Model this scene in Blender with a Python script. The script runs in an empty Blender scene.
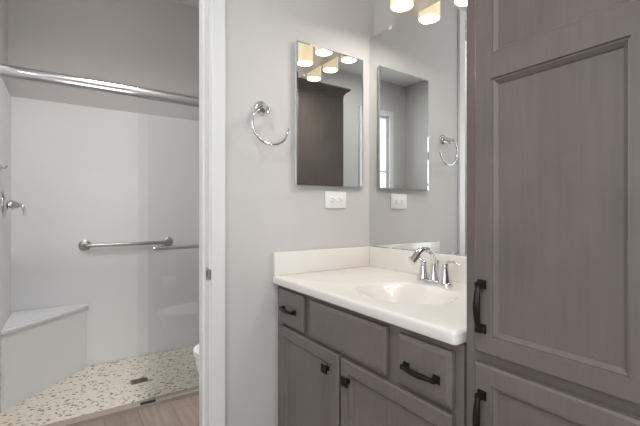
import bpy, bmesh, math
from mathutils import Vector, Matrix

S = bpy.context.scene
C = S.collection
PI = math.pi

# ------------------------------------------------------------------ camera
cam_data = bpy.data.cameras.new('camera')
cam_data.sensor_width = 36.0
cam_data.lens = 378.86 / 640 * 36.0
cam_data.shift_y = -1.1 / 640
cam_data.clip_start = 0.02
cam = bpy.data.objects.new('camera', cam_data)
C.objects.link(cam)
cam.location = (0, 0, 1.2)
cam.rotation_euler = (PI / 2, 0, -0.5901)
S.camera = cam

# ------------------------------------------------------------------ world, lights, exposure
S.view_settings.view_transform = 'Standard'
S.view_settings.look = 'None'
S.view_settings.gamma = 1.0
S.view_settings.use_curve_mapping = False
S.view_settings.exposure = 0.0

world = bpy.data.worlds.new('world')
S.world = world
world.use_nodes = True
bg = world.node_tree.nodes['Background']
bg.inputs[0].default_value = (0.91, 0.955, 1.0, 1)
bg.inputs[1].default_value = 6.0

CEIL = 3.05


def area_disc(name, loc, size, power, color=(1, 0.985, 0.97)):
    ld = bpy.data.lights.new(name, 'AREA')
    ld.shape = 'DISK'
    ld.size = size
    ld.energy = power
    ld.color = color
    o = bpy.data.objects.new(name, ld)
    C.objects.link(o)
    o.location = loc
    return o


# unseen ceiling lamps added to light the bathroom and the toilet room
ADDED_LAMPS = [('bathroom', (-0.55, -0.20), 22.0), ('toilet', (0.30, 1.80), 18.5)]
for nm, (lx, ly), pw in ADDED_LAMPS:
    lamp = area_disc('fill_light_' + nm, (lx, ly, CEIL - 0.062), 0.36, pw)
    if nm == 'toilet':
        lamp.data.spread = math.radians(148)  # narrowed so this added lamp leaves the upper shower wall darker
LY = (1.14, 0.955, 0.77)      # vanity lamp bulbs along the mirror wall
LX, LZ = 1.181, 2.072
for y in LY:
    area_disc('vanity_bulb', (LX, y, LZ - 0.003), 0.084, 1.6, (1, 0.94, 0.86))
# sky light enters by the small rear window and two added windows, through portals
for loc, rot, sx, sz in (((-1.08, -1.14, 2.01), (PI / 2, 0, 0), 0.42, 1.04), ((-1.69, -0.09, 1.55), (PI / 2, 0, -PI / 2), 0.92, 1.24), ((0.40, -1.14, 1.525), (PI / 2, 0, 0), 0.76, 1.09)):
    ld = bpy.data.lights.new('sky_portal', 'AREA')
    ld.shape = 'RECTANGLE'
    ld.size, ld.size_y = sx, sz
    ld.cycles.is_portal = True
    lo = bpy.data.objects.new('sky_portal', ld)
    C.objects.link(lo)
    lo.location = loc
    lo.rotation_euler = rot                 # each faces into the room


# ------------------------------------------------------------------ materials
def srgb(r, g, b):
    def f(v):
        v /= 255.0
        return v / 12.92 if v <= 0.04045 else ((v + 0.055) / 1.055) ** 2.4
    return (f(r), f(g), f(b), 1)


def new_mat(name):
    m = bpy.data.materials.new(name)
    m.use_nodes = True
    nt = m.node_tree
    p = nt.nodes['Principled BSDF']
    return m, nt, p


def mat_plain(name, col, rough=0.5, metal=0.0, bump=0.0, bscale=200.0, var=0.0, vscale=6.0, spec=0.5, coat=0.0):
    m, nt, p = new_mat(name)
    p.inputs['Roughness'].default_value = rough
    p.inputs['Metallic'].default_value = metal
    p.inputs['Specular IOR Level'].default_value = spec
    p.inputs['Coat Weight'].default_value = coat
    tc = nt.nodes.new('ShaderNodeTexCoord')
    n = nt.nodes.new('ShaderNodeTexNoise')
    n.inputs['Scale'].default_value = vscale
    n.inputs['Detail'].default_value = 3
    nt.links.new(tc.outputs['Object'], n.inputs['Vector'])
    mx = nt.nodes.new('ShaderNodeMix')
    mx.data_type = 'RGBA'
    mx.inputs[6].default_value = tuple(c * (1 - var) for c in col[:3]) + (1,)
    mx.inputs[7].default_value = tuple(min(1, c * (1 + var)) for c in col[:3]) + (1,)
    nt.links.new(n.outputs['Fac'], mx.inputs[0])
    nt.links.new(mx.outputs[2], p.inputs['Base Color'])
    if bump > 0:
        n2 = nt.nodes.new('ShaderNodeTexNoise')
        n2.inputs['Scale'].default_value = bscale
        n2.inputs['Detail'].default_value = 2
        nt.links.new(tc.outputs['Object'], n2.inputs['Vector'])
        b = nt.nodes.new('ShaderNodeBump')
        b.inputs['Strength'].default_value = bump
        b.inputs['Distance'].default_value = 0.002
        nt.links.new(n2.outputs['Fac'], b.inputs['Height'])
        nt.links.new(b.outputs['Normal'], p.inputs['Normal'])
    return m


def mat_wood(name, c1, c2, stretch=(26, 26, 1.6), rough=0.38):
    m, nt, p = new_mat(name)
    p.inputs['Roughness'].default_value = rough
    tc = nt.nodes.new('ShaderNodeTexCoord')
    mp = nt.nodes.new('ShaderNodeMapping')
    mp.inputs['Scale'].default_value = stretch
    nt.links.new(tc.outputs['Object'], mp.inputs['Vector'])
    n = nt.nodes.new('ShaderNodeTexNoise')
    n.inputs['Scale'].default_value = 3.0
    n.inputs['Detail'].default_value = 6
    n.inputs['Roughness'].default_value = 0.65
    nt.links.new(mp.outputs['Vector'], n.inputs['Vector'])
    n2 = nt.nodes.new('ShaderNodeTexNoise')      # blotchy stain take-up
    n2.inputs['Scale'].default_value = 7.0
    n2.inputs['Detail'].default_value = 3
    nt.links.new(tc.outputs['Object'], n2.inputs['Vector'])
    ad = nt.nodes.new('ShaderNodeMath')
    ad.operation = 'MULTIPLY_ADD'
    ad.inputs[1].default_value = 0.5
    nt.links.new(n.outputs['Fac'], ad.inputs[0])
    hf = nt.nodes.new('ShaderNodeMath')
    hf.operation = 'MULTIPLY'
    hf.inputs[1].default_value = 0.5
    nt.links.new(n2.outputs['Fac'], hf.inputs[0])
    nt.links.new(hf.outputs[0], ad.inputs[2])
    r = nt.nodes.new('ShaderNodeValToRGB')
    r.color_ramp.elements[0].position = 0.3
    r.color_ramp.elements[0].color = c1
    r.color_ramp.elements[1].position = 0.7
    r.color_ramp.elements[1].color = c2
    nt.links.new(ad.outputs[0], r.inputs['Fac'])
    nt.links.new(r.outputs['Color'], p.inputs['Base Color'])
    return m


def mat_planks(name):
    m, nt, p = new_mat(name)
    p.inputs['Roughness'].default_value = 0.45
    tc = nt.nodes.new('ShaderNodeTexCoord')
    mp = nt.nodes.new('ShaderNodeMapping')
    mp.inputs['Rotation'].default_value = (0, 0, PI / 2)
    nt.links.new(tc.outputs['Object'], mp.inputs['Vector'])
    br = nt.nodes.new('ShaderNodeTexBrick')
    br.inputs['Scale'].default_value = 1.0
    br.inputs['Brick Width'].default_value = 1.2
    br.inputs['Row Height'].default_value = 0.18
    br.inputs['Mortar Size'].default_value = 0.0015
    br.inputs['Color1'].default_value = srgb(172, 157, 145)
    br.inputs['Color2'].default_value = srgb(160, 145, 133)
    br.inputs['Mortar'].default_value = srgb(122, 108, 97)
    nt.links.new(mp.outputs['Vector'], br.inputs['Vector'])
    mp2 = nt.nodes.new('ShaderNodeMapping')
    mp2.inputs['Scale'].default_value = (22, 1.6, 1)
    nt.links.new(tc.outputs['Object'], mp2.inputs['Vector'])
    n = nt.nodes.new('ShaderNodeTexNoise')
    n.inputs['Scale'].default_value = 2.0
    n.inputs['Detail'].default_value = 5
    nt.links.new(mp2.outputs['Vector'], n.inputs['Vector'])
    r = nt.nodes.new('ShaderNodeValToRGB')
    r.color_ramp.elements[0].position = 0.3
    r.color_ramp.elements[0].color = (0.72, 0.70, 0.68, 1)
    r.color_ramp.elements[1].position = 0.7
    r.color_ramp.elements[1].color = (1, 1, 1, 1)
    nt.links.new(n.outputs['Fac'], r.inputs['Fac'])
    mx = nt.nodes.new('ShaderNodeMix')
    mx.data_type = 'RGBA'
    mx.blend_type = 'MULTIPLY'
    mx.inputs[0].default_value = 1.0
    nt.links.new(br.outputs['Color'], mx.inputs[6])
    nt.links.new(r.outputs['Color'], mx.inputs[7])
    nt.links.new(mx.outputs[2], p.inputs['Base Color'])
    return m


def mat_pebbles(name):
    m, nt, p = new_mat(name)
    p.inputs['Roughness'].default_value = 0.5
    tc = nt.nodes.new('ShaderNodeTexCoord')
    mp = nt.nodes.new('ShaderNodeMapping')
    mp.inputs['Scale'].default_value = (1.0, 1.35, 1.0)
    mp.inputs['Rotation'].default_value = (0, 0, 0.5)
    nt.links.new(tc.outputs['Object'], mp.inputs['Vector'])
    v = nt.nodes.new('ShaderNodeTexVoronoi')
    v.inputs['Scale'].default_value = 52.0
    nt.links.new(mp.outputs['Vector'], v.inputs['Vector'])
    sep = nt.nodes.new('ShaderNodeSeparateColor')
    nt.links.new(v.outputs['Color'], sep.inputs[0])
    r = nt.nodes.new('ShaderNodeValToRGB')
    r.color_ramp.interpolation = 'CONSTANT'
    el = r.color_ramp.elements
    el[0].position = 0.0
    el[0].color = srgb(243, 236, 222)
    el[1].position = 0.34
    el[1].color = srgb(236, 225, 205)
    for pos, col in ((0.58, (247, 242, 231)), (0.78, (122, 106, 90)), (0.87, (188, 168, 142)), (0.94, (112, 104, 96))):
        e = el.new(pos)
        e.color = srgb(*col)
    nt.links.new(sep.outputs[0], r.inputs['Fac'])
    v2 = nt.nodes.new('ShaderNodeTexVoronoi')
    v2.feature = 'DISTANCE_TO_EDGE'
    v2.inputs['Scale'].default_value = 52.0
    nt.links.new(mp.outputs['Vector'], v2.inputs['Vector'])
    mr = nt.nodes.new('ShaderNodeMapRange')
    mr.inputs['From Min'].default_value = 0.07
    mr.inputs['From Max'].default_value = 0.14
    nt.links.new(v2.outputs['Distance'], mr.inputs['Value'])
    mx = nt.nodes.new('ShaderNodeMix')
    mx.data_type = 'RGBA'
    mx.inputs[6].default_value = srgb(240, 232, 217)
    nt.links.new(mr.outputs[0], mx.inputs[0])
    nt.links.new(r.outputs['Color'], mx.inputs[7])
    nt.links.new(mx.outputs[2], p.inputs['Base Color'])
    b = nt.nodes.new('ShaderNodeBump')
    b.inputs['Strength'].default_value = 0.5
    b.inputs['Distance'].default_value = 0.003
    nt.links.new(mr.outputs[0], b.inputs['Height'])
    nt.links.new(b.outputs['Normal'], p.inputs['Normal'])
    return m


def mat_glass(name, tint):
    m = bpy.data.materials.new(name)
    m.use_nodes = True
    nt = m.node_tree
    nt.nodes.remove(nt.nodes['Principled BSDF'])
    out = nt.nodes['Material Output']
    tr = nt.nodes.new('ShaderNodeBsdfTransparent')
    tr.inputs[0].default_value = tint
    gl = nt.nodes.new('ShaderNodeBsdfGlossy')
    gl.inputs['Roughness'].default_value = 0.0
    fr = nt.nodes.new('ShaderNodeFresnel')
    ge = nt.nodes.new('ShaderNodeNewGeometry')
    mr = nt.nodes.new('ShaderNodeMapRange')      # same reflectance from inside the pane as from outside
    mr.inputs['To Min'].default_value = 1.5
    mr.inputs['To Max'].default_value = 1 / 1.5
    nt.links.new(ge.outputs['Backfacing'], mr.inputs['Value'])
    nt.links.new(mr.outputs[0], fr.inputs['IOR'])
    mx = nt.nodes.new('ShaderNodeMixShader')
    nt.links.new(fr.outputs[0], mx.inputs[0])
    nt.links.new(tr.outputs[0], mx.inputs[1])
    nt.links.new(gl.outputs[0], mx.inputs[2])
    nt.links.new(mx.outputs[0], out.inputs['Surface'])
    return m


def mat_emit(name, col, strength, base=(0.8, 0.8, 0.8, 1)):
    m, nt, p = new_mat(name)
    p.inputs['Base Color'].default_value = base
    p.inputs['Emission Color'].default_value = col
    p.inputs['Emission Strength'].default_value = strength
    return m


M = {}
M['wall'] = mat_plain('warm_grey_wall_paint', srgb(205, 202, 200), 0.7, bump=0.25, bscale=120, var=0.01, spec=0.3)
M['ceiling'] = mat_plain('white_ceiling_paint', srgb(232, 231, 228), 0.8, bump=0.2, bscale=90, var=0.01, spec=0.2)
M['trim'] = mat_plain('white_semi_gloss_trim', srgb(232, 232, 232), 0.3, var=0.005)
M['cab'] = mat_wood('grey_stained_maple', srgb(104, 95, 91), srgb(122, 112, 108))
M['cab_in'] = mat_plain('dark_toe_kick', srgb(70, 62, 58), 0.6)
M['bronze'] = mat_plain('oil_rubbed_bronze', srgb(48, 40, 38), 0.35, 0.7, var=0.1)
M['counter'] = mat_plain('cultured_marble', srgb(236, 231, 225), 0.14, var=0.012, vscale=5, spec=0.5, coat=0.2)
M['chrome'] = mat_plain('polished_chrome', srgb(222, 222, 224), 0.08, 1.0)
M['railchrome'] = mat_plain('header_chrome', srgb(205, 206, 209), 0.14, 1.0)
M['nickel'] = mat_plain('brushed_nickel', srgb(196, 194, 190), 0.24, 1.0)
M['steel'] = mat_plain('satin_steel', srgb(180, 178, 174), 0.3, 1.0)
M['track'] = mat_plain('satin_champagne_aluminium', srgb(176, 162, 150), 0.5, 0.0)
M['mirror'] = mat_plain('silvered_mirror', srgb(224, 226, 225), 0.0, 1.0)
M['surround'] = mat_plain('white_gloss_acrylic', srgb(238, 238, 239), 0.40, var=0.006, spec=0.3)
M['porcelain'] = mat_plain('white_porcelain', srgb(240, 238, 234), 0.1, var=0.004)
M['plastic'] = mat_plain('white_plastic', srgb(240, 240, 238), 0.35)
M['slot'] = mat_plain('dark_slot', srgb(60, 60, 60), 0.6)
M['paper'] = mat_plain('tissue_paper', srgb(245, 243, 240), 0.9, bump=0.2)
M['floor'] = mat_planks('greige_wood_planks')
M['pebble'] = mat_pebbles('cream_pebble_mosaic')
M['glass'] = mat_glass('clear_shower_glass', (0.989, 0.995, 0.998, 1))
M['pane'] = mat_glass('window_glass', (0.97, 0.98, 0.98, 1))
M['drainmetal'] = mat_plain('bronzed_drain_metal', srgb(140, 122, 104), 0.4, 0.7)
M['shade'] = mat_emit('cream_glass_lit', (1.0, 0.80, 0.50, 1), 0.62, srgb(250, 235, 205))
M['diffuser'] = mat_emit('white_diffuser_lit', (1.0, 0.93, 0.80, 1), 4.0)
M['added_lampglow'] = mat_emit('added_lamp_diffuser_lit', (1.0, 0.97, 0.93, 1), 1.2)


# ------------------------------------------------------------------ mesh helpers (all in world coordinates)
def nb():
    return bmesh.new()


def box(bm, x0, x1, y0, y1, z0, z1, bev=0.0, seg=2):
    vs = [bm.verts.new((x, y, z)) for x in (x0, x1) for y in (y0, y1) for z in (z0, z1)]
    idx = ((0, 1, 3, 2), (4, 6, 7, 5), (0, 4, 5, 1), (2, 3, 7, 6), (0, 2, 6, 4), (1, 5, 7, 3))
    fs = [bm.faces.new([vs[i] for i in f]) for f in idx]
    if bev > 0:
        es = list({e for f in fs for e in f.edges})
        bmesh.ops.bevel(bm, geom=es, offset=bev, segments=seg, affect='EDGES', profile=0.5)
    return bm


def frame_for(d):
    d = d.normalized()
    a = Vector((0, 0, 1)) if abs(d.z) < 0.9 else Vector((1, 0, 0))
    u = d.cross(a).normalized()
    return u, d.cross(u).normalized()


def tube(bm, pts, radii, n=16, cap=True, flat=1.0, up=None):
    """A swept tube; flat squeezes the section along its second axis."""
    pts = [Vector(p) for p in pts]
    if not hasattr(radii, '__len__'):
        radii = [radii] * len(pts)
    rings = []
    pu = None
    for i, p in enumerate(pts):
        d = (pts[min(i + 1, len(pts) - 1)] - pts[max(i - 1, 0)]).normalized()
        if pu is None:
            if up is not None:
                u = (Vector(up) - d * d.dot(Vector(up))).normalized()
            else:
                u, _ = frame_for(d)
        else:
            u = (pu - d * d.dot(pu)).normalized()
        w = d.cross(u)
        pu = u
        rings.append([bm.verts.new(p + radii[i] * (math.cos(2 * PI * k / n) * u * flat + math.sin(2 * PI * k / n) * w)) for k in range(n)])
    for a, b in zip(rings, rings[1:]):
        for k in range(n):
            bm.faces.new((a[k], a[(k + 1) % n], b[(k + 1) % n], b[k]))
    if cap:
        bm.faces.new(rings[0][::-1])
        bm.faces.new(rings[-1])
    return bm


def lathe(bm, prof, origin, axis=(0, 0, 1), n=32, cap=True):
    """prof: list of (radius, height along the axis)."""
    o = Vector(origin)
    d = Vector(axis).normalized()
    u, w = frame_for(d)
    rings = []
    for r, h in prof:
        if r < 1e-6:
            rings.append([bm.verts.new(o + d * h)])
        else:
            rings.append([bm.verts.new(o + d * h + r * (math.cos(2 * PI * k / n) * u + math.sin(2 * PI * k / n) * w)) for k in range(n)])
    for a, b in zip(rings, rings[1:]):
        for k in range(n):
            k2 = (k + 1) % n
            if len(a) == 1 and len(b) > 1:
                bm.faces.new((a[0], b[k2], b[k]))
            elif len(b) == 1 and len(a) > 1:
                bm.faces.new((a[k], a[k2], b[0]))
            elif len(a) > 1:
                bm.faces.new((a[k], a[k2], b[k2], b[k]))
    if cap:
        if len(rings[0]) > 1:
            bm.faces.new(rings[0][::-1])
        if len(rings[-1]) > 1:
            bm.faces.new(rings[-1])
    return bm


def loft(bm, secs, n=40, power=2.0, cap=True):
    """secs: (cx, cy, z, rx_front, rx_back, ry): egg-shaped horizontal sections."""
    rings = []
    for cx, cy, z, rf, rb, ry in secs:
        ring = []
        for k in range(n):
            a = 2 * PI * k / n
            ca, sa = math.cos(a), math.sin(a)
            ex = math.copysign(abs(ca) ** (2 / power), ca)
            ey = math.copysign(abs(sa) ** (2 / power), sa)
            ring.append(bm.verts.new((cx + (rb if ex > 0 else rf) * ex, cy + ry * ey, z)))
        rings.append(ring)
    for a, b in zip(rings, rings[1:]):
        for k in range(n):
            bm.faces.new((a[k], a[(k + 1) % n], b[(k + 1) % n], b[k]))
    if cap:
        bm.faces.new(rings[0][::-1])
        bm.faces.new(rings[-1])
    return bm


def prism(bm, poly, z0, z1):
    a = [bm.verts.new((x, y, z0)) for x, y in poly]
    b = [bm.verts.new((x, y, z1)) for x, y in poly]
    n = len(poly)
    bm.faces.new(a[::-1])
    bm.faces.new(b)
    for k in range(n):
        bm.faces.new((a[k], a[(k + 1) % n], b[(k + 1) % n], b[k]))
    return bm


def obj(name, bm, mat, parent=None, smooth=None, label=None):
    bmesh.ops.recalc_face_normals(bm, faces=bm.faces[:])
    if parent is not None:
        r = parent
        while r.parent is not None:
            r = r.parent
        bmesh.ops.translate(bm, verts=bm.verts[:], vec=-r.location)
    me = bpy.data.meshes.new(name)
    bm.to_mesh(me)
    bm.free()
    me.materials.append(M[mat])
    if smooth is not None:
        me.polygons.foreach_set('use_smooth', [True] * len(me.polygons))
        me.set_sharp_from_angle(angle=math.radians(smooth))
    o = bpy.data.objects.new(name, me)
    C.objects.link(o)
    if parent is not None:
        o.parent = parent
    if label:
        o['label'] = label
    return o


def thing(name, label, cat, loc, group=None):
    o = bpy.data.objects.new(name, None)
    o.empty_display_size = 0.05
    C.objects.link(o)
    o.location = loc
    o['label'] = label
    o['category'] = cat
    if group:
        o['group'] = group
    return o


def struct(name, bm, mat, parent=None, smooth=None):
    o = obj(name, bm, mat, parent, smooth)
    if parent is None:
        o['kind'] = 'structure'
    return o


# ------------------------------------------------------------------ the room
YT = 1.44         # face of the wall with the doorway and the medicine cabinet
YT2 = 1.57        # its back face, in the toilet room
XM = 1.290        # right-hand wall behind the big mirror
XL = -1.65        # bathroom's left wall
YR = -1.10        # wall behind the photographer
SXL, SYB = -0.326, 3.45     # faces of the shower surround, left and back
OPL, OPR, OPH = -0.31, 0.464, 2.40      # doorway opening

bm = nb(); box(bm, XL - .12, XM + .12, YR - .12, 2.53, -.10, 0.0)
struct('floor', bm, 'floor')
bm = nb(); box(bm, SXL - .02, XM, 2.53, SYB + .02, -.10, 0.0)
struct('floor_shower', bm, 'pebble')
bm = nb(); box(bm, XL - .12, XM + .12, YR - .12, SYB + .14, CEIL, CEIL + .1)
struct('ceiling', bm, 'ceiling')
bm = nb()
box(bm, XL, OPL, YT, YT2, 0, CEIL)
box(bm, OPR, XM, YT, YT2, 0, CEIL)
box(bm, OPL, OPR, YT, YT2, OPH, CEIL)
struct('wall_front', bm, 'wall')
bm = nb(); box(bm, XM, XM + .12, YR - .12, SYB + .14, 0, CEIL)
struct('wall_right', bm, 'wall')
bm = nb(); box(bm, SXL - .14, SXL - .02, YT2, SYB + .14, 0, CEIL)
struct('wall_shower_left', bm, 'wall')
bm = nb(); box(bm, SXL - .02, XM, SYB + .02, SYB + .14, 0, CEIL)
struct('wall_shower_back', bm, 'wall')
# rear wall with a window opening
WX0, WX1, WZ0, WZ1 = -1.31, -0.85, 1.46, 2.56
VY0, VY1, VZ0, VZ1 = -0.58, 0.40, 0.90, 2.20      # wider window added in the left wall to let in daylight
UX0, UX1, UZ0, UZ1 = 0.0, 0.80, 0.95, 2.10          # and one added in the rear wall, for daylight from behind
bm = nb()
box(bm, XL, WX0, YR - .12, YR, 0, CEIL)
box(bm, WX0, WX1, YR - .12, YR, 0, WZ0)
box(bm, WX0, WX1, YR - .12, YR, WZ1, CEIL)
box(bm, WX1, UX0, YR - .12, YR, 0, CEIL)
box(bm, UX0, UX1, YR - .12, YR, 0, UZ0)
box(bm, UX0, UX1, YR - .12, YR, UZ1, CEIL)
box(bm, UX1, XM, YR - .12, YR, 0, CEIL)
struct('wall_rear', bm, 'wall')
bm = nb()
box(bm, XL - .12, XL, YR - .12, VY0, 0, CEIL)
box(bm, XL - .12, XL, VY1, YT2, 0, CEIL)
box(bm, XL - .12, XL, VY0, VY1, 0, VZ0)
box(bm, XL - .12, XL, VY0, VY1, VZ1, CEIL)
struct('wall_left', bm, 'wall')
for n, (a0, a1, b0, b1, bar) in enumerate(((WX0, WX1, WZ0, WZ1, 1.76), (VY0, VY1, VZ0, VZ1, 1.535), (UX0, UX1, UZ0, UZ1, 1.51))):
    def wbox(bm, u0, u1, t0, t1, z0, z1, bev=0.0):      # u along the wall, t out of the wall into the room
        if n != 1:
            box(bm, u0, u1, YR + t0, YR + t1, z0, z1, bev)
        else:
            box(bm, XL + t0, XL + t1, u0, u1, z0, z1, bev)
    bm = nb()
    for a in ((a0, a0 + .035, b0, b1), (a1 - .035, a1, b0, b1), (a0 + .035, a1 - .035, b0, b0 + .035),
              (a0 + .035, a1 - .035, b1 - .035, b1), (a0 + .035, a1 - .035, bar, bar + .03)):
        wbox(bm, a[0], a[1], -.09, -.03, a[2], a[3])
    w1 = struct('window_%d' % (n + 1), bm, 'trim')  # windows after the first are added to light the room
    bm = nb(); wbox(bm, a0 + .03, a1 - .03, -.064, -.058, b0 + .03, b1 - .03)
    obj('pane', bm, 'pane', w1)
    bm = nb()
    wbox(bm, a1, a1 + .10, 0, .018, b0 - .07, b1 + .07, .004)
    wbox(bm, a0 - .07, a0, 0, .018, b0 - .07, b1 + .07, .004)
    wbox(bm, a0, a1, 0, .018, b1, b1 + .07, .004)
    wbox(bm, a0, a1, 0, .03, b0 - .07, b0, .004)
    struct('trim_%d' % (n + 2), bm, 'trim')

# gloss surround of the shower, a little proud of the painted wall
bm = nb()
box(bm, SXL - .02, XM, SYB, SYB + .02, 0, 2.02, .004)
box(bm, SXL - .02, SXL, 2.50, SYB, 0, 2.02, .004)
box(bm, XM - .02, XM, 2.50, SYB, 0, 2.02, .004)
struct('wall_shower_surround', bm, 'surround')

# doorway: lined jamb with a stop and casings on both sides
bm = nb()
JR, JL = 0.454, OPL + .012
box(bm, JR, OPR, YT - .001, YT2 + .001, 0, OPH)
box(bm, OPL, JL, YT - .001, YT2 + .001, 0, OPH)
box(bm, OPL, OPR, YT - .001, YT2 + .001, OPH - .012, OPH)
box(bm, JR - .011, JR, 1.487, 1.525, 0, OPH - .012, .002)
box(bm, JL, JL + .011, 1.487, 1.525, 0, OPH - .012, .002)
box(bm, JL, JR, 1.487, 1.525, OPH - .024, OPH - .012, .002)
d1 = struct('door_1', bm, 'trim')
bm = nb()
box(bm, JR - .0016, JR, 1.446, 1.474, .937, .985, .0007)
box(bm, JR - .0022, JR + .003, 1.426, 1.447, .942, .980, .0007)
sp = obj('strike_plate', bm, 'steel', d1, label='satin metal strike plate')
bm = nb(); box(bm, JR - .0021, JR - .001, 1.456, 1.467, .948, .973)
obj('latch_hole', bm, 'slot', sp)
bm = nb()
for y0, y1 in ((YT - .016, YT), (YT2, YT2 + .016)):
    box(bm, JR + .004, JR + .060, y0, y1, 0, OPH + .05, .004)
    box(bm, JL - .060, JL - .004, y0, y1, 0, OPH + .05, .004)
    box(bm, JL - .004, JR + .004, y0, y1, OPH - .006, OPH + .05, .004)
struct('trim_1', bm, 'trim')

# ------------------------------------------------------------------ cabinet doors, drawer fronts, pulls
XF, XD, TH = 0.756, 0.737, 0.019      # face frame, front of doors, thickness


KY = 1.004


def P(y, z, d):
    """A point on a front that faces -X: d is the height above the face frame."""
    return (XF - d, y, z)


def ring_strip(bm, r0, d0, r1, d1):
    a = [bm.verts.new(P(y, z, d0)) for y, z in ((r0[0], r0[2]), (r0[1], r0[2]), (r0[1], r0[3]), (r0[0], r0[3]))]
    b = [bm.verts.new(P(y, z, d1)) for y, z in ((r1[0], r1[2]), (r1[1], r1[2]), (r1[1], r1[3]), (r1[0], r1[3]))]
    for k in range(4):
        bm.faces.new((a[k], a[(k + 1) % 4], b[(k + 1) % 4], b[k]))


def inset(r, i):
    return (r[0] + i, r[1] - i, r[2] + i, r[3] - i)


def cell(bm, r, d):
    bm.faces.new([bm.verts.new(P(y, z, d)) for y, z in ((r[0], r[2]), (r[1], r[2]), (r[1], r[3]), (r[0], r[3]))])


def panel_door(r, openings, g=0.001):
    """r = (y0, y1, z0, z1); openings = z ranges of recessed panels."""
    bm = nb()
    r = (r[0] * KY, r[1] * KY, r[2], r[3])
    st = 0.039
    ch = 0.005
    cell(bm, r, g)
    ring_strip(bm, r, g, r, TH - .0035)
    ring_strip(bm, r, TH - .0035, inset(r, ch), TH)
    f = inset(r, ch)
    y0, y1 = r[0] + st, r[1] - st
    zs = [f[2]]
    for a, b in openings:
        zs += [a, b]
    zs.append(f[3])
    for k in range(len(zs) - 1):
        cell(bm, (f[0], y0, zs[k], zs[k + 1]), TH)
        cell(bm, (y1, f[1], zs[k], zs[k + 1]), TH)
        if k % 2 == 0:
            cell(bm, (y0, y1, zs[k], zs[k + 1]), TH)
        else:
            o = (y0, y1, zs[k], zs[k + 1])
            steps = ((0, TH), (.0012, TH - .0035), (.0045, TH - .0030), (.0115, TH - .0090), (.0125, TH - .0115))
            for (i0, e0), (i1, e1) in zip(steps, steps[1:]):
                ring_strip(bm, inset(o, i0), e0, inset(o, i1), e1)
            cell(bm, inset(o, .0125), TH - .0115)
    bmesh.ops.remove_doubles(bm, verts=bm.verts[:], dist=1e-5)
    return bm


def slab_front(r, g=0.001):
    bm = nb()
    r = (r[0] * KY, r[1] * KY, r[2], r[3])
    cell(bm, r, g)
    ring_strip(bm, r, g, r, TH - .005)
    ring_strip(bm, r, TH - .005, inset(r, .002), TH - .0035)
    ring_strip(bm, inset(r, .002), TH - .0035, inset(r, .013), TH)
    cell(bm, inset(r, .013), TH)
    bmesh.ops.remove_doubles(bm, verts=bm.verts[:], dist=1e-5)
    return bm


def bar_pull(y, z, L, vertical):
    bm = nb()
    e = Vector((0, 0, 1)) if vertical else Vector((0, 1, 0))
    side = Vector((0, 1, 0)) if vertical else Vector((0, 0, 1))
    c = Vector((XD, y, z))
    out = Vector((-1, 0, 0))
    for s in (-1, 1):                     # square flared feet
        b = c + e * s * L / 2
        prev = None
        for h, w in ((-.0003, .0095), (.004, .0095), (.008, .0065), (.014, .0055), (.019, .006)):
            q = [bm.verts.new(b + out * h + w * (i * e + j * side)) for i, j in ((-1, -1), (1, -1), (1, 1), (-1, 1))]
            if prev:
                for k in range(4):
                    bm.faces.new((prev[k], prev[(k + 1) % 4], q[(k + 1) % 4], q[k]))
            else:
                bm.faces.new(q)
            prev = q
        bm.faces.new(prev)
    pts, rad = [], []
    for k in range(17):                   # bowed grip, thicker in the middle
        t = -1 + k / 8
        pts.append(c + e * t * L / 2 + out * (.0155 + .0065 * (1 - t * t)))
        rad.append(.0046 + .0034 * (1 - t * t))
    tube(bm, pts, rad, 12, flat=.8, up=out)
    return bm


def square_knob(y, z):
    bm = nb()
    prev = None
    for h, w in ((-.0003, .0075), (.003, .0065), (.010, .0055), (.012, .0130), (.018, .0145), (.020, .0125)):
        q = [bm.verts.new((XD - h, y + w * i, z + w * j)) for i, j in ((-1, -1), (1, -1), (1, 1), (-1, 1))]
        if prev:
            for k in range(4):
                bm.faces.new((prev[k], prev[(k + 1) % 4], q[(k + 1) % 4], q[k]))
        else:
            bm.faces.new(q)
        prev = q
    bm.faces.new(prev)
    return bm


# ------------------------------------------------------------------ vanity cabinet (its face stands a few millimetres proud of the linen cabinet)
XF, XD, KY = 0.749, 0.730, 1.0
van = thing('vanity_cabinet', 'low grey-stained vanity cabinet with drawers and doors under the white sink counter', 'cabinet', (1.0, .985, 0))
bm = nb()
box(bm, XF, XF + .019, .532, 1.438, .10, .8985)          # face frame
box(bm, XF + .019, 1.262, .532, .550, .10, .8985)        # ends, floor and back of the open carcass
box(bm, XF + .019, 1.262, 1.420, 1.438, .10, .8985)
box(bm, XF + .019, 1.262, .550, 1.420, .10, .118)
box(bm, 1.250, 1.262, .550, 1.420, .118, .8985)
obj('body', bm, 'cab', van)
bm = nb(); box(bm, XF + .07, 1.262, .532, 1.438, 0, .0995)
obj('toe_kick', bm, 'cab_in', van)
d = obj('drawer', slab_front((1.207, 1.401, .748, .884)), 'cab', van)
obj('pull', bar_pull(1.308, .812, .086, False), 'bronze', d, 40, 'dark bronze pull')
d = obj('drawer', slab_front((.553, .7195, .748, .878)), 'cab', van)
obj('pull', bar_pull(.640, .803, .096, False), 'bronze', d, 40, 'dark bronze pull')
obj('false_drawer_front', slab_front((.768, 1.165, .748, .881)), 'cab', van, label='long plain front without a handle')
d = obj('door', panel_door((.985, 1.387, .13, .735), ((.169, .696),)), 'cab', van)
obj('knob', square_knob(1.043, .676), 'bronze', d, label='square dark bronze knob')
d = obj('door', panel_door((.553, .974, .13, .733), ((.169, .694),)), 'cab', van)
obj('knob', square_knob(.932, .674), 'bronze', d, label='square dark bronze knob')
XF, XD, KY = 0.756, 0.737, 1.004

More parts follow.
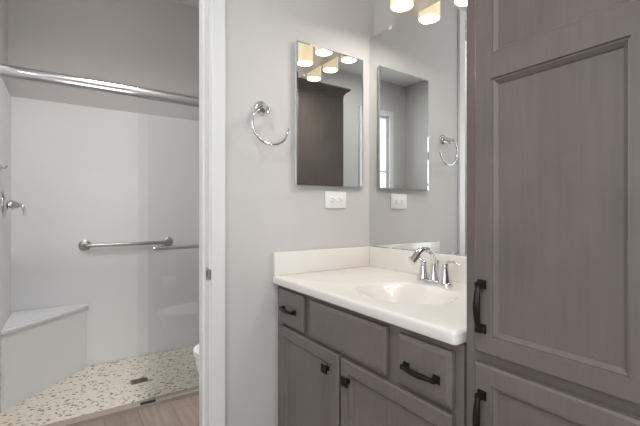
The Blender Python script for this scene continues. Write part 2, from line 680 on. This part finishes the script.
# ------------------------------------------------------------------ tall linen cabinet
lin = thing('linen_cabinet', 'tall grey-stained linen cabinet standing at the right end of the vanity', 'cabinet', (1.0, .34, 0))
bm = nb(); box(bm, XF, 1.262, .15, .530, .10, 2.09)
obj('body', bm, 'cab', lin)
bm = nb(); box(bm, XF + .07, 1.262, .15, .530, 0, .0995)
obj('toe_kick', bm, 'cab_in', lin)
d = obj('door', panel_door((.183, .497, .8976, 2.06), ((.936, 1.4786), (1.5285, 2.021))), 'cab', lin, label='tall upper door with two recessed panels')
obj('handle', bar_pull(.4785, .999, .094, True), 'bronze', d, 40, 'dark bronze handle')
d = obj('door', panel_door((.183, .497, .13, .875), ((.169, .836),)), 'cab', lin, label='lower door with one recessed panel')
obj('handle', bar_pull(.4785, .763, .094, True), 'bronze', d, 40, 'dark bronze handle')
bm = nb()
prev = None
for h, o in ((2.088, 0.003), (2.094, .006), (2.100, .006), (2.112, .020), (2.124, .036), (2.130, .040), (2.140, .040)):
    q = [bm.verts.new(p) for p in ((XF - o, .15 - o * .2, h), (XF - o, .530 + o, h), (1.262, .530 + o, h), (1.262, .15 - o * .2, h))]
    if prev:
        for k in range(4):
            bm.faces.new((prev[k], prev[(k + 1) % 4], q[(k + 1) % 4], q[k]))
    else:
        bm.faces.new(q)
    prev = q
bm.faces.new(prev)
obj('crown_molding', bm, 'cab', lin)

# ------------------------------------------------------------------ countertop with integral basin
ct = thing('vanity_countertop', 'glossy white countertop with moulded oval sink basin on the vanity cabinet', 'countertop', (.99, .985, .8995))
ZT, ZB = 0.9327, 0.8997
CX0, CX1, CY0, CY1 = .718, 1.262, .532, 1.438
SCX, SCY, SRX, SRY, SDEP = .940, .895, .158, .180, .10


def rrect(i, radii, step=.012):
    """Rounded rectangle outline inset by i; radii at (x0y0, x1y0, x1y1, x0y1)."""
    x0, x1, y0, y1 = CX0 + i, CX1 - i, CY0 + i, CY1 - i
    pts = []
    cs = ((x0, y0, 1, 1, PI, radii[0]), (x1, y0, -1, 1, 1.5 * PI, radii[1]), (x1, y1, -1, -1, 0, radii[2]), (x0, y1, 1, -1, .5 * PI, radii[3]))
    for (px, py, sx, sy, a0, r) in cs:
        rr = max(r - i, .0008)
        for k in range(7):
            a = a0 + .5 * PI * k / 6
            pts.append((px + sx * rr + rr * math.cos(a), py + sy * rr + rr * math.sin(a)))
    out = []
    cnt = (26, 40, 26, 40)
    for c in range(4):
        out += pts[c * 7:(c + 1) * 7]
        a, b = pts[c * 7 + 6], pts[((c + 1) * 7) % 28]
        for k in range(1, cnt[c]):
            t = k / cnt[c]
            out.append((a[0] + (b[0] - a[0]) * t, a[1] + (b[1] - a[1]) * t))
    return out


RAD = (.014, .003, .003, .012)
R_E = .010
top_in = rrect(R_E, RAD)
N = len(top_in)


def ell(p, s=1.0):
    a = math.atan2((p[1] - SCY), (p[0] - SCX))
    c, sn = math.cos(a), math.sin(a)
    rr = 1 / math.sqrt((c / SRX) ** 2 + (sn / SRY) ** 2)
    return (SCX + s * rr * c, SCY + s * rr * sn)


bm = nb()
loops = [[(ell(p)[0], ell(p)[1], ZT) for p in top_in], [(p[0], p[1], ZT) for p in top_in]]
for k in range(1, 7):
    a = .5 * PI * k / 6
    loops.append([(p[0], p[1], ZT - R_E * (1 - math.cos(a))) for p in rrect(R_E * (1 - math.sin(a)), RAD)])
loops.append([(p[0], p[1], ZB + .005) for p in rrect(0, RAD)])
loops.append([(p[0], p[1], ZB + .0015) for p in rrect(.0015, RAD)])
loops.append([(p[0], p[1], ZB) for p in rrect(.005, RAD)])
loops.append([(p[0], p[1], ZB) for p in rrect(.05, RAD)])
rings = [[bm.verts.new(p) for p in L] for L in loops]
for a, b in zip(rings, rings[1:]):
    for k in range(N):
        bm.faces.new((a[k], a[(k + 1) % N], b[(k + 1) % N], b[k]))
obj('slab', bm, 'counter', ct, 60)
bm = nb()


def basin_depth(s):
    # soft roll-over at the rim, steep wall, flat bottom
    t = max(0.0, min(1.0, (1 - s) / .85))
    return SDEP * (t * t * (3 - 2 * t)) ** .8


prev = None
ss = [1, .985, .97, .95, .92, .88, .84, .8, .75, .7, .65, .6, .55, .5, .45, .4, .33, .25, .15]
for s in ss:
    q = [bm.verts.new((*ell(p, s), ZT - basin_depth(s))) for p in top_in]
    if prev:
        for k in range(N):
            bm.faces.new((prev[k], prev[(k + 1) % N], q[(k + 1) % N], q[k]))
    prev = q
c = bm.verts.new((SCX, SCY, ZT - SDEP))
for k in range(N):
    bm.faces.new((prev[k], prev[(k + 1) % N], c))
bas = obj('sink_basin', bm, 'counter', ct, 60)
bm = nb(); lathe(bm, ((.022, 0), (.022, .003), (.018, .005), (.012, .004), (0, .004)), (SCX, SCY, ZT - SDEP - .001))
obj('sink_drain', bm, 'chrome', bas, 40, 'round chrome drain')
bm = nb(); box(bm, .723, 1.262, 1.418, 1.438, ZT + .0002, 1.0298, .0012)
obj('backsplash', bm, 'counter', ct, 40)
bm = nb(); box(bm, 1.243, 1.288, .532, 1.4178, ZT + .0002, 1.0298, .0012)
obj('backsplash', bm, 'counter', ct, 40)

# ------------------------------------------------------------------ faucet
FX, FY, FZ = 1.155, .950, ZT + .0003
fa = thing('bathroom_faucet', 'chrome two-handle arched faucet on the white counter behind the basin', 'faucet', (FX, FY, FZ))
bm = nb()
loft(bm, [(FX, FY, FZ, .027, .027, .080), (FX, FY, FZ + .006, .027, .027, .080), (FX, FY, FZ + .011, .023, .023, .075), (FX, FY, FZ + .013, .017, .017, .066)], 48, 2.6)
obj('base_plate', bm, 'chrome', fa, 40)
for s in (1, -1):
    hy = FY + s * .051
    bm = nb()
    lathe(bm, ((.0235, .008), (.0225, .016), (.018, .030), (.0135, .052), (.0115, .064), (.0125, .068), (.0118, .073), (.006, .077), (0, .078)), (FX, hy, FZ), n=28)
    tube(bm, [(FX, hy, FZ + .068), (FX - .002, hy + s * .006, FZ + .080), (FX - .004, hy + s * .020, FZ + .088), (FX - .007, hy + s * .040, FZ + .088), (FX - .010, hy + s * .058, FZ + .084), (FX - .012, hy + s * .068, FZ + .081)],
         [.008, .0078, .0075, .007, .0066, .004], 14, flat=.62, up=(0, 0, 1))
    obj('handle', bm, 'chrome', fa, 50)
bm = nb()
lathe(bm, ((.021, .008), (.020, .016), (.0155, .034), (.0125, .056), (.0120, .070)), (FX, FY, FZ), n=28)
pts, rad = [], []
for k in range(5):
    pts.append((FX - .002 * k / 4, FY, FZ + .055 + .028 * k / 4)); rad.append(.0118)
for k in range(1, 15):                    # arch over towards the basin
    a = PI * .84 * k / 14
    r = .052
    pts.append((FX - .002 - .052 * (1 - math.cos(a)), FY, FZ + .083 + .046 * math.sin(a)))
    rad.append(.0118 + .0035 * (k / 14) ** 2)
tip = Vector(pts[-1])
pts.append(tuple(tip + Vector((-.014, 0, -.014)))); rad.append(.0155)
pts.append(tuple(tip + Vector((-.024, 0, -.021)))); rad.append(.0150)
tube(bm, pts, rad, 20, flat=.72, up=(1, 0, .2))
obj('spout', bm, 'chrome', fa, 50)
bm = nb()
tube(bm, [(FX + .021, FY, FZ + .010), (FX + .021, FY, FZ + .072)], .0028, 10)
lathe(bm, ((0, .070), (.005, .071), (.0062, .076), (.005, .082), (0, .084)), (FX + .021, FY, FZ), n=14)
obj('lift_rod', bm, 'chrome', fa, 50)

# ------------------------------------------------------------------ big wall mirror (very slightly out of square with the cabinets)
PHI = 0.022
mi = thing('wall_mirror', 'large frameless mirror on the wall above the counter backsplash', 'mirror', (1.263, 1.439, 1.0305))


def mirror_pt(s, t):                     # s along the mirror from the corner, t behind its face
    return (1.263 + s * math.sin(PHI) + t * math.cos(PHI), 1.4385 - s * math.cos(PHI) + t * math.sin(PHI))


bm = nb()
prism(bm, [mirror_pt(0, 0), mirror_pt(.905, 0), mirror_pt(.905, .005), mirror_pt(0, .005)], 1.0305, 2.066)
obj('mirror_glass', bm, 'mirror', mi)
for s, z in ((.135, 2.066), (.62, 2.066), (.135, 1.0315), (.80, 1.0315)):
    bm = nb()
    zz = (z - .008, z + .006) if z > 2 else (z - .0008, z + .010)
    prism(bm, [mirror_pt(s, -.0035), mirror_pt(s + .016, -.0035), mirror_pt(s + .016, .004), mirror_pt(s, .004)], *zz)
    obj('mirror_clip', bm, 'plastic', mi, label='small pale clip')

# ------------------------------------------------------------------ medicine cabinet with bevelled mirror door
mc = thing('medicine_cabinet', 'shallow frameless mirror-door medicine cabinet on the grey wall above the outlet', 'medicine cabinet', (1.02, YT - .0005, 1.318))
MA, MB_, MZ0, MZ1, MY = .828, 1.2095, 1.318, 1.943, 1.420
bm = nb(); box(bm, MA + .006, MB_ - .006, MY + .0095, YT - .0005, MZ0 + .006, MZ1 - .006)
obj('cabinet_body', bm, 'plastic', mc)
bm = nb()
prev = None
for i, y in ((0, MY + .005), (0, MY + .0008), (.007, MY)):
    dl = .004 - .022 * (MB_ - MA - i)           # the door's left edge stands a few millimetres further out
    dr = .004 - .022 * i
    q = [bm.verts.new(p) for p in ((MA + i, y + dl, MZ0 + i), (MB_ - i, y + dr, MZ0 + i), (MB_ - i, y + dr, MZ1 - i), (MA + i, y + dl, MZ1 - i))]
    if prev:
        for k in range(4):
            bm.faces.new((prev[k], prev[(k + 1) % 4], q[(k + 1) % 4], q[k]))
    else:
        bm.faces.new(q)
    prev = q
bm.faces.new(prev)
obj('mirror_door', bm, 'mirror', mc)

# ------------------------------------------------------------------ towel ring
tr = thing('towel_ring', 'chrome open towel ring on the grey wall left of the medicine cabinet', 'towel ring', (.668, YT - .0005, 1.63))
RX0, RZ0 = .668, 1.630
bm = nb(); lathe(bm, ((.029, 0), (.029, .005), (.025, .010), (.015, .014)), (RX0, YT - .0005, RZ0), (0, -1, 0), 28)
obj('wall_flange', bm, 'chrome', tr, 40)
bm = nb()
tube(bm, [(RX0, YT - .009, RZ0), (RX0, YT - .030, RZ0 - .002), (RX0 + .003, YT - .050, RZ0 - .010), (RX0 + .006, YT - .058, RZ0 - .022)], [.012, .011, .011, .012], 16)
lathe(bm, ((0, -.011), (.008, -.008), (.0105, 0), (.008, .008), (0, .011)), (RX0 + .007, YT - .058, RZ0 - .026), n=16)
obj('post', bm, 'chrome', tr, 50)
bm = nb()
pts = []
rc, cz_, cx_ = .0815, 1.553, .688
for k in range(41):
    a = math.radians(118) + math.radians(238) * k / 40
    pts.append((cx_ + rc * math.cos(a), YT - .058, cz_ + rc * math.sin(a)))
tube(bm, pts, .0056, 12)
obj('ring', bm, 'chrome', tr, 60)

# ------------------------------------------------------------------ outlet
ou = thing('wall_outlet', 'white horizontal duplex outlet below the medicine cabinet', 'outlet', (1.0505, YT - .0005, 1.256))
bm = nb(); box(bm, .9895, 1.1115, YT - .0065, YT - .0005, 1.2165, 1.2955, .003)
obj('cover_plate', bm, 'plastic', ou, 40)
bm = nb(); box(bm, 1.0155, 1.0855, YT - .0085, YT - .0066, 1.2395, 1.2725, .001)
rec = obj('receptacle', bm, 'plastic', ou, 40)
for cx in (1.030, 1.071):
    bm = nb()
    box(bm, cx - .006, cx + .004, YT - .0089, YT - .0084, 1.2615, 1.2635)
    box(bm, cx - .006, cx + .004, YT - .0089, YT - .0084, 1.2485, 1.2505)
    box(bm, cx + .008, cx + .012, YT - .0089, YT - .0084, 1.254, 1.258)
    obj('slot', bm, 'slot', rec)
bm = nb()
box(bm, 1.046, 1.0495, YT - .0095, YT - .0084, 1.250, 1.262)
box(bm, 1.0525, 1.056, YT - .0095, YT - .0084, 1.250, 1.262)
obj('test_button', bm, 'plastic', rec)

# ------------------------------------------------------------------ vanity light bar
vl = thing('vanity_light', 'three-shade wall light with glowing cream glass shades above the big mirror', 'wall light', (XM - .0005, LY[1], 2.22))
bm = nb(); box(bm, XM - .024, XM - .0005, LY[1] - .26, LY[1] + .26, 2.245, 2.345, .006)
obj('back_plate', bm, 'nickel', vl, 40)
for y in LY:
    bm = nb()
    tube(bm, [(XM - .024, y, 2.295), (LX + .03, y, 2.300), (LX + .008, y, 2.292), (LX, y, 2.275), (LX, y, 2.225)], .008, 14)
    lathe(bm, ((.024, 0), (.024, .030), (.010, .036)), (LX, y, 2.205), n=24)
    obj('arm', bm, 'nickel', vl, 50)
    bm = nb()
    lathe(bm, ((.0475, -.002), (.0475, .128), (.044, .134), (.022, .136), (.022, .133), (.0425, .130), (.0445, .126), (.0445, -.002)), (LX, y, LZ), n=40, cap=False)
    sh = obj('shade', bm, 'shade', vl, 50, 'cream glass cylinder shade, lit')
    bm = nb(); lathe(bm, ((.0440, 0), (.0440, .004)), (LX, y, LZ + .001), n=40)
    obj('diffuser', bm, 'diffuser', sh, 50, 'bright white round diffuser')

# ------------------------------------------------------------------ flush bodies of the added ceiling lamps
for nm, (lx, ly), pw in ADDED_LAMPS:
    where = {'bathroom': 'over the bathroom floor, left of the photographer', 'toilet': 'in front of the shower over the toilet'}[nm]
    t = thing('added_ceiling_lamp', 'added round white flush ceiling lamp ' + where, 'ceiling lamp', (lx, ly, CEIL - .001))
    bm = nb(); lathe(bm, ((.20, 0), (.20, .03), (.19, .045), (.18, .045), (.18, .03)), (lx, ly, CEIL - .001), (0, 0, -1), 40)
    obj('rim', bm, 'trim', t, 40)
    bm = nb(); lathe(bm, ((.179, .031), (.179, .048), (.12, .054), (0, .056)), (lx, ly, CEIL - .001), (0, 0, -1), 40)
    obj('diffuser', bm, 'added_lampglow', t, 40)

# ------------------------------------------------------------------ shower: frame, sliding panels, fittings
SY = 2.554
fr = thing('shower_door_frame', 'chrome header rail and low floor track across the shower opening', 'shower frame', (.45, SY, 0))
bm = nb()
rail = []
for k in range(16):
    a = 2 * PI * k / 16
    rail.append((SY + .028 * math.copysign(abs(math.cos(a)) ** .75, math.cos(a)), 1.932 + .035 * math.copysign(abs(math.sin(a)) ** .75, math.sin(a))))
x0, x1 = SXL + .001, XM - .021
a = [bm.verts.new((x0, y, z)) for y, z in rail]
b = [bm.verts.new((x1, y, z)) for y, z in rail]
for k in range(16):
    bm.faces.new((a[k], a[(k + 1) % 16], b[(k + 1) % 16], b[k]))
bm.faces.new(a)
bm.faces.new(b)
obj('header_rail', bm, 'railchrome', fr, 60)
bm = nb()
box(bm, x0, x1, SY - .034, SY + .034, .0005, .022)
obj('floor_track', bm, 'track', fr)
bm = nb(); box(bm, .375, .462, SY - .030, SY - .020, .0222, .034, .001)
obj('panel_guide', bm, 'slot', fr, label='dark plastic panel guide')


def glass_panel(name, label, x0, x1, y, bar):
    t = thing(name, label, 'shower door', ((x0 + x1) / 2, y, .023))
    bm = nb(); box(bm, x0, x1, y - .003, y + .003, .0225, 1.8965)
    obj('pane', bm, 'glass', t)
    if bar:
        bm = nb()
        tube(bm, [(.442, y - .050, .975), (.452, y - .050, .975), (.458, y - .050, .975), (1.06, y - .050, .975), (1.066, y - .050, .975), (1.076, y - .050, .975)], [.0100, .0130, .0105, .0105, .0130, .0100], 16)
        for px in (.500, 1.02):
            tube(bm, [(px, y - .0035, .975), (px, y - .050, .975)], .006, 12)
            lathe(bm, ((.013, 0), (.013, .005)), (px, y - .0031, .975), (0, -1, 0), 20)
        obj('towel_bar', bm, 'nickel', t, 50, 'brushed metal bar')
    return t


# both panels stand slid to the right, one behind the other
glass_panel('glass_shower_door', 'clear glass sliding panel behind the one with the towel bar', .425, XM - .024, SY + .012, False)
glass_panel('glass_shower_door', 'clear glass sliding panel with a metal towel bar, beside the door jamb', .366, XM - .085, SY - .012, True)

gb = thing('grab_bar', 'satin steel grab bar with round flanges on the white shower back wall', 'grab bar', (.423, SYB - .0005, .941))
GX0, GX1, GZ = .119, .728, .941
bm = nb()
pts = [(GX0, SYB - .006, GZ), (GX0, SYB - .024, GZ)]
for k in range(1, 7):
    a = .5 * PI * k / 6
    pts.append((GX0 + .022 * (1 - math.cos(a)), SYB - .024 - .022 * math.sin(a), GZ))
pts2 = [(GX0 + GX1 - p[0], p[1], p[2]) for p in pts[::-1]]
tube(bm, pts + pts2, .0145, 18)
obj('bar', bm, 'steel', gb, 50)
for gx in (GX0, GX1):
    bm = nb(); lathe(bm, ((.042, 0), (.042, .005), (.038, .009), (.020, .012)), (gx, SYB - .0035, GZ), (0, -1, 0), 32)
    obj('flange', bm, 'steel', gb, 40)

# corner seat
bench = thing('corner_bench', 'white triangular corner seat in the left corner of the shower', 'bench', (SXL + .001, SYB - .001, 0))
ax, ay = SXL + .001, SYB - .004
bm = nb(); prism(bm, [(ax, ay), (ax, ay - .505), (ax + .025, ay - .505), (ax + .472, ay - .020), (ax + .472, ay)][::-1], .468, .494)
bmesh.ops.bevel(bm, geom=[e for e in bm.edges if abs(e.verts[0].co.z - e.verts[1].co.z) < 1e-5 and e.verts[0].co.z > .48], offset=.010, segments=3, affect='EDGES')
obj('bench_top', bm, 'surround', bench, 40)
bm = nb(); prism(bm, [(ax, ay), (ax, ay - .490), (ax + .016, ay - .490), (ax + .458, ay - .012), (ax + .458, ay)][::-1], 0.0005, .4675)
obj('bench_front', bm, 'surround', bench)

# valve on the left wall
VY, VZ, VX = 3.07, 1.243, SXL + .0005
va = thing('shower_valve', 'chrome shower valve with lever handle on the shower left wall', 'shower valve', (VX, VY, VZ))
bm = nb(); lathe(bm, ((.086, 0), (.086, .004), (.078, .014), (.050, .022), (.036, .025)), (VX, VY, VZ), (1, 0, 0), 40)
obj('escutcheon', bm, 'chrome', va, 40)
bm = nb()
lathe(bm, ((.026, .016), (.024, .030), (.034, .034), (.033, .042), (.024, .060), (.012, .082), (.009, .092), (0, .095)), (VX, VY, VZ), (1, 0, 0), 28)
tube(bm, [(VX + .070, VY, VZ + .002), (VX + .088, VY - .004, VZ + .000), (VX + .099, VY - .008, VZ - .012), (VX + .104, VY - .012, VZ - .042), (VX + .107, VY - .016, VZ - .072)], [.009, .009, .0085, .0075, .006], 14)
obj('lever', bm, 'chrome', va, 50)
hk = thing('shower_hook', 'small chrome hook on the shower left wall above the valve', 'hook', (VX, 2.91, 1.462))
bm = nb(); lathe(bm, ((.020, 0), (.020, .005), (.010, .009)), (VX, 2.91, 1.462), (1, 0, 0), 24)
obj('rosette', bm, 'chrome', hk, 40)
bm = nb()
tube(bm, [(VX + .008, 2.91, 1.462), (VX + .020, 2.91, 1.460), (VX + .028, 2.91, 1.464), (VX + .031, 2.91, 1.475)], [.006, .006, .006, .0075], 12)
obj('peg', bm, 'chrome', hk, 50)

# floor drain
dr = thing('shower_drain', 'square metal drain grate in the pebble shower floor', 'drain', (.432, 2.945, .0005))
bm = nb(); box(bm, .376, .488, 2.907, 2.985, .0005, .004, .001)
fr_ = obj('drain_frame', bm, 'drainmetal', dr)
for k in range(4):
    yy = 2.917 + k * .0152
    bm = nb(); box(bm, .388, .476, yy, yy + .006, .0038, .0045)
    obj('slot', bm, 'slot', fr_)

# ------------------------------------------------------------------ toilet on the right, before the shower glass
TY = 2.08
to = thing('toilet', 'white toilet whose bowl tip shows beside the door jamb', 'toilet', (.95, TY, 0))
bm = nb()
loft(bm, [(.93, TY, 0.0005, .160, .24, .105), (.93, TY, .03, .155, .235, .100), (.92, TY, .12, .160, .235, .098), (.905, TY, .20, .235, .25, .120),
          (.89, TY, .27, .278, .27, .150), (.885, TY, .34, .296, .28, .172), (.885, TY, .405, .306, .28, .182), (.885, TY, .412, .300, .278, .178)], 48)
obj('bowl', bm, 'porcelain', to, 60)
bm = nb()
loft(bm, [(.88, TY, .4125, .298, .21, .178), (.88, TY, .418, .306, .215, .184), (.88, TY, .430, .306, .215, .184), (.88, TY, .433, .302, .212, .181)], 48)
obj('seat', bm, 'plastic', to, 40)
bm = nb()
loft(bm, [(.88, TY, .4335, .302, .212, .181), (.88, TY, .439, .308, .217, .186), (.88, TY, .447, .306, .215, .184), (.88, TY, .454, .26, .19, .15)], 48)
obj('lid', bm, 'plastic', to, 50)
bm = nb(); box(bm, 1.09, XM - .012, TY - .20, TY + .20, .4125, .76, .02, 4)
obj('tank', bm, 'porcelain', to, 50)
bm = nb(); box(bm, 1.08, XM - .006, TY - .21, TY + .21, .7605, .795, .010, 3)
obj('tank_lid', bm, 'porcelain', to, 50)
bm = nb()
lathe(bm, ((.012, 0), (.012, .012)), (1.0895, TY - .15, .71), (-1, 0, 0), 20)
tube(bm, [(1.080, TY - .15, .71), (1.076, TY - .11, .705), (1.076, TY - .08, .700)], [.006, .006, .005], 12)
obj('flush_lever', bm, 'chrome', to, 50, 'chrome flush lever')

# paper roll on its holder, on the back of the doorway wall (seen in the glass)
ph = thing('toilet_paper_holder', 'chrome paper holder on the toilet-room side of the doorway wall', 'paper holder', (.74, YT2 + .0005, .60))
bm = nb()
for px in (.672, .808):
    lathe(bm, ((.020, 0), (.020, .006), (.008, .010)), (px, YT2 + .0005, .60), (0, 1, 0), 24)
    tube(bm, [(px, YT2 + .008, .60), (px, YT2 + .075, .60)], .007, 12)
tube(bm, [(.672, YT2 + .070, .60), (.808, YT2 + .070, .60)], .006, 12)
obj('arm', bm, 'chrome', ph, 50)
tp = nb()
lathe(tp, ((.020, 0), (.056, 0), (.056, .108), (.020, .108), (.020, 0)), (.686, YT2 + .070, .5865), (1, 0, 0), 36, cap=False)
rl = obj('toilet_paper_roll', tp, 'paper', None, 40)
rl['label'] = 'white toilet paper roll on the chrome holder, mirrored in shower glass'
rl['category'] = 'toilet paper'
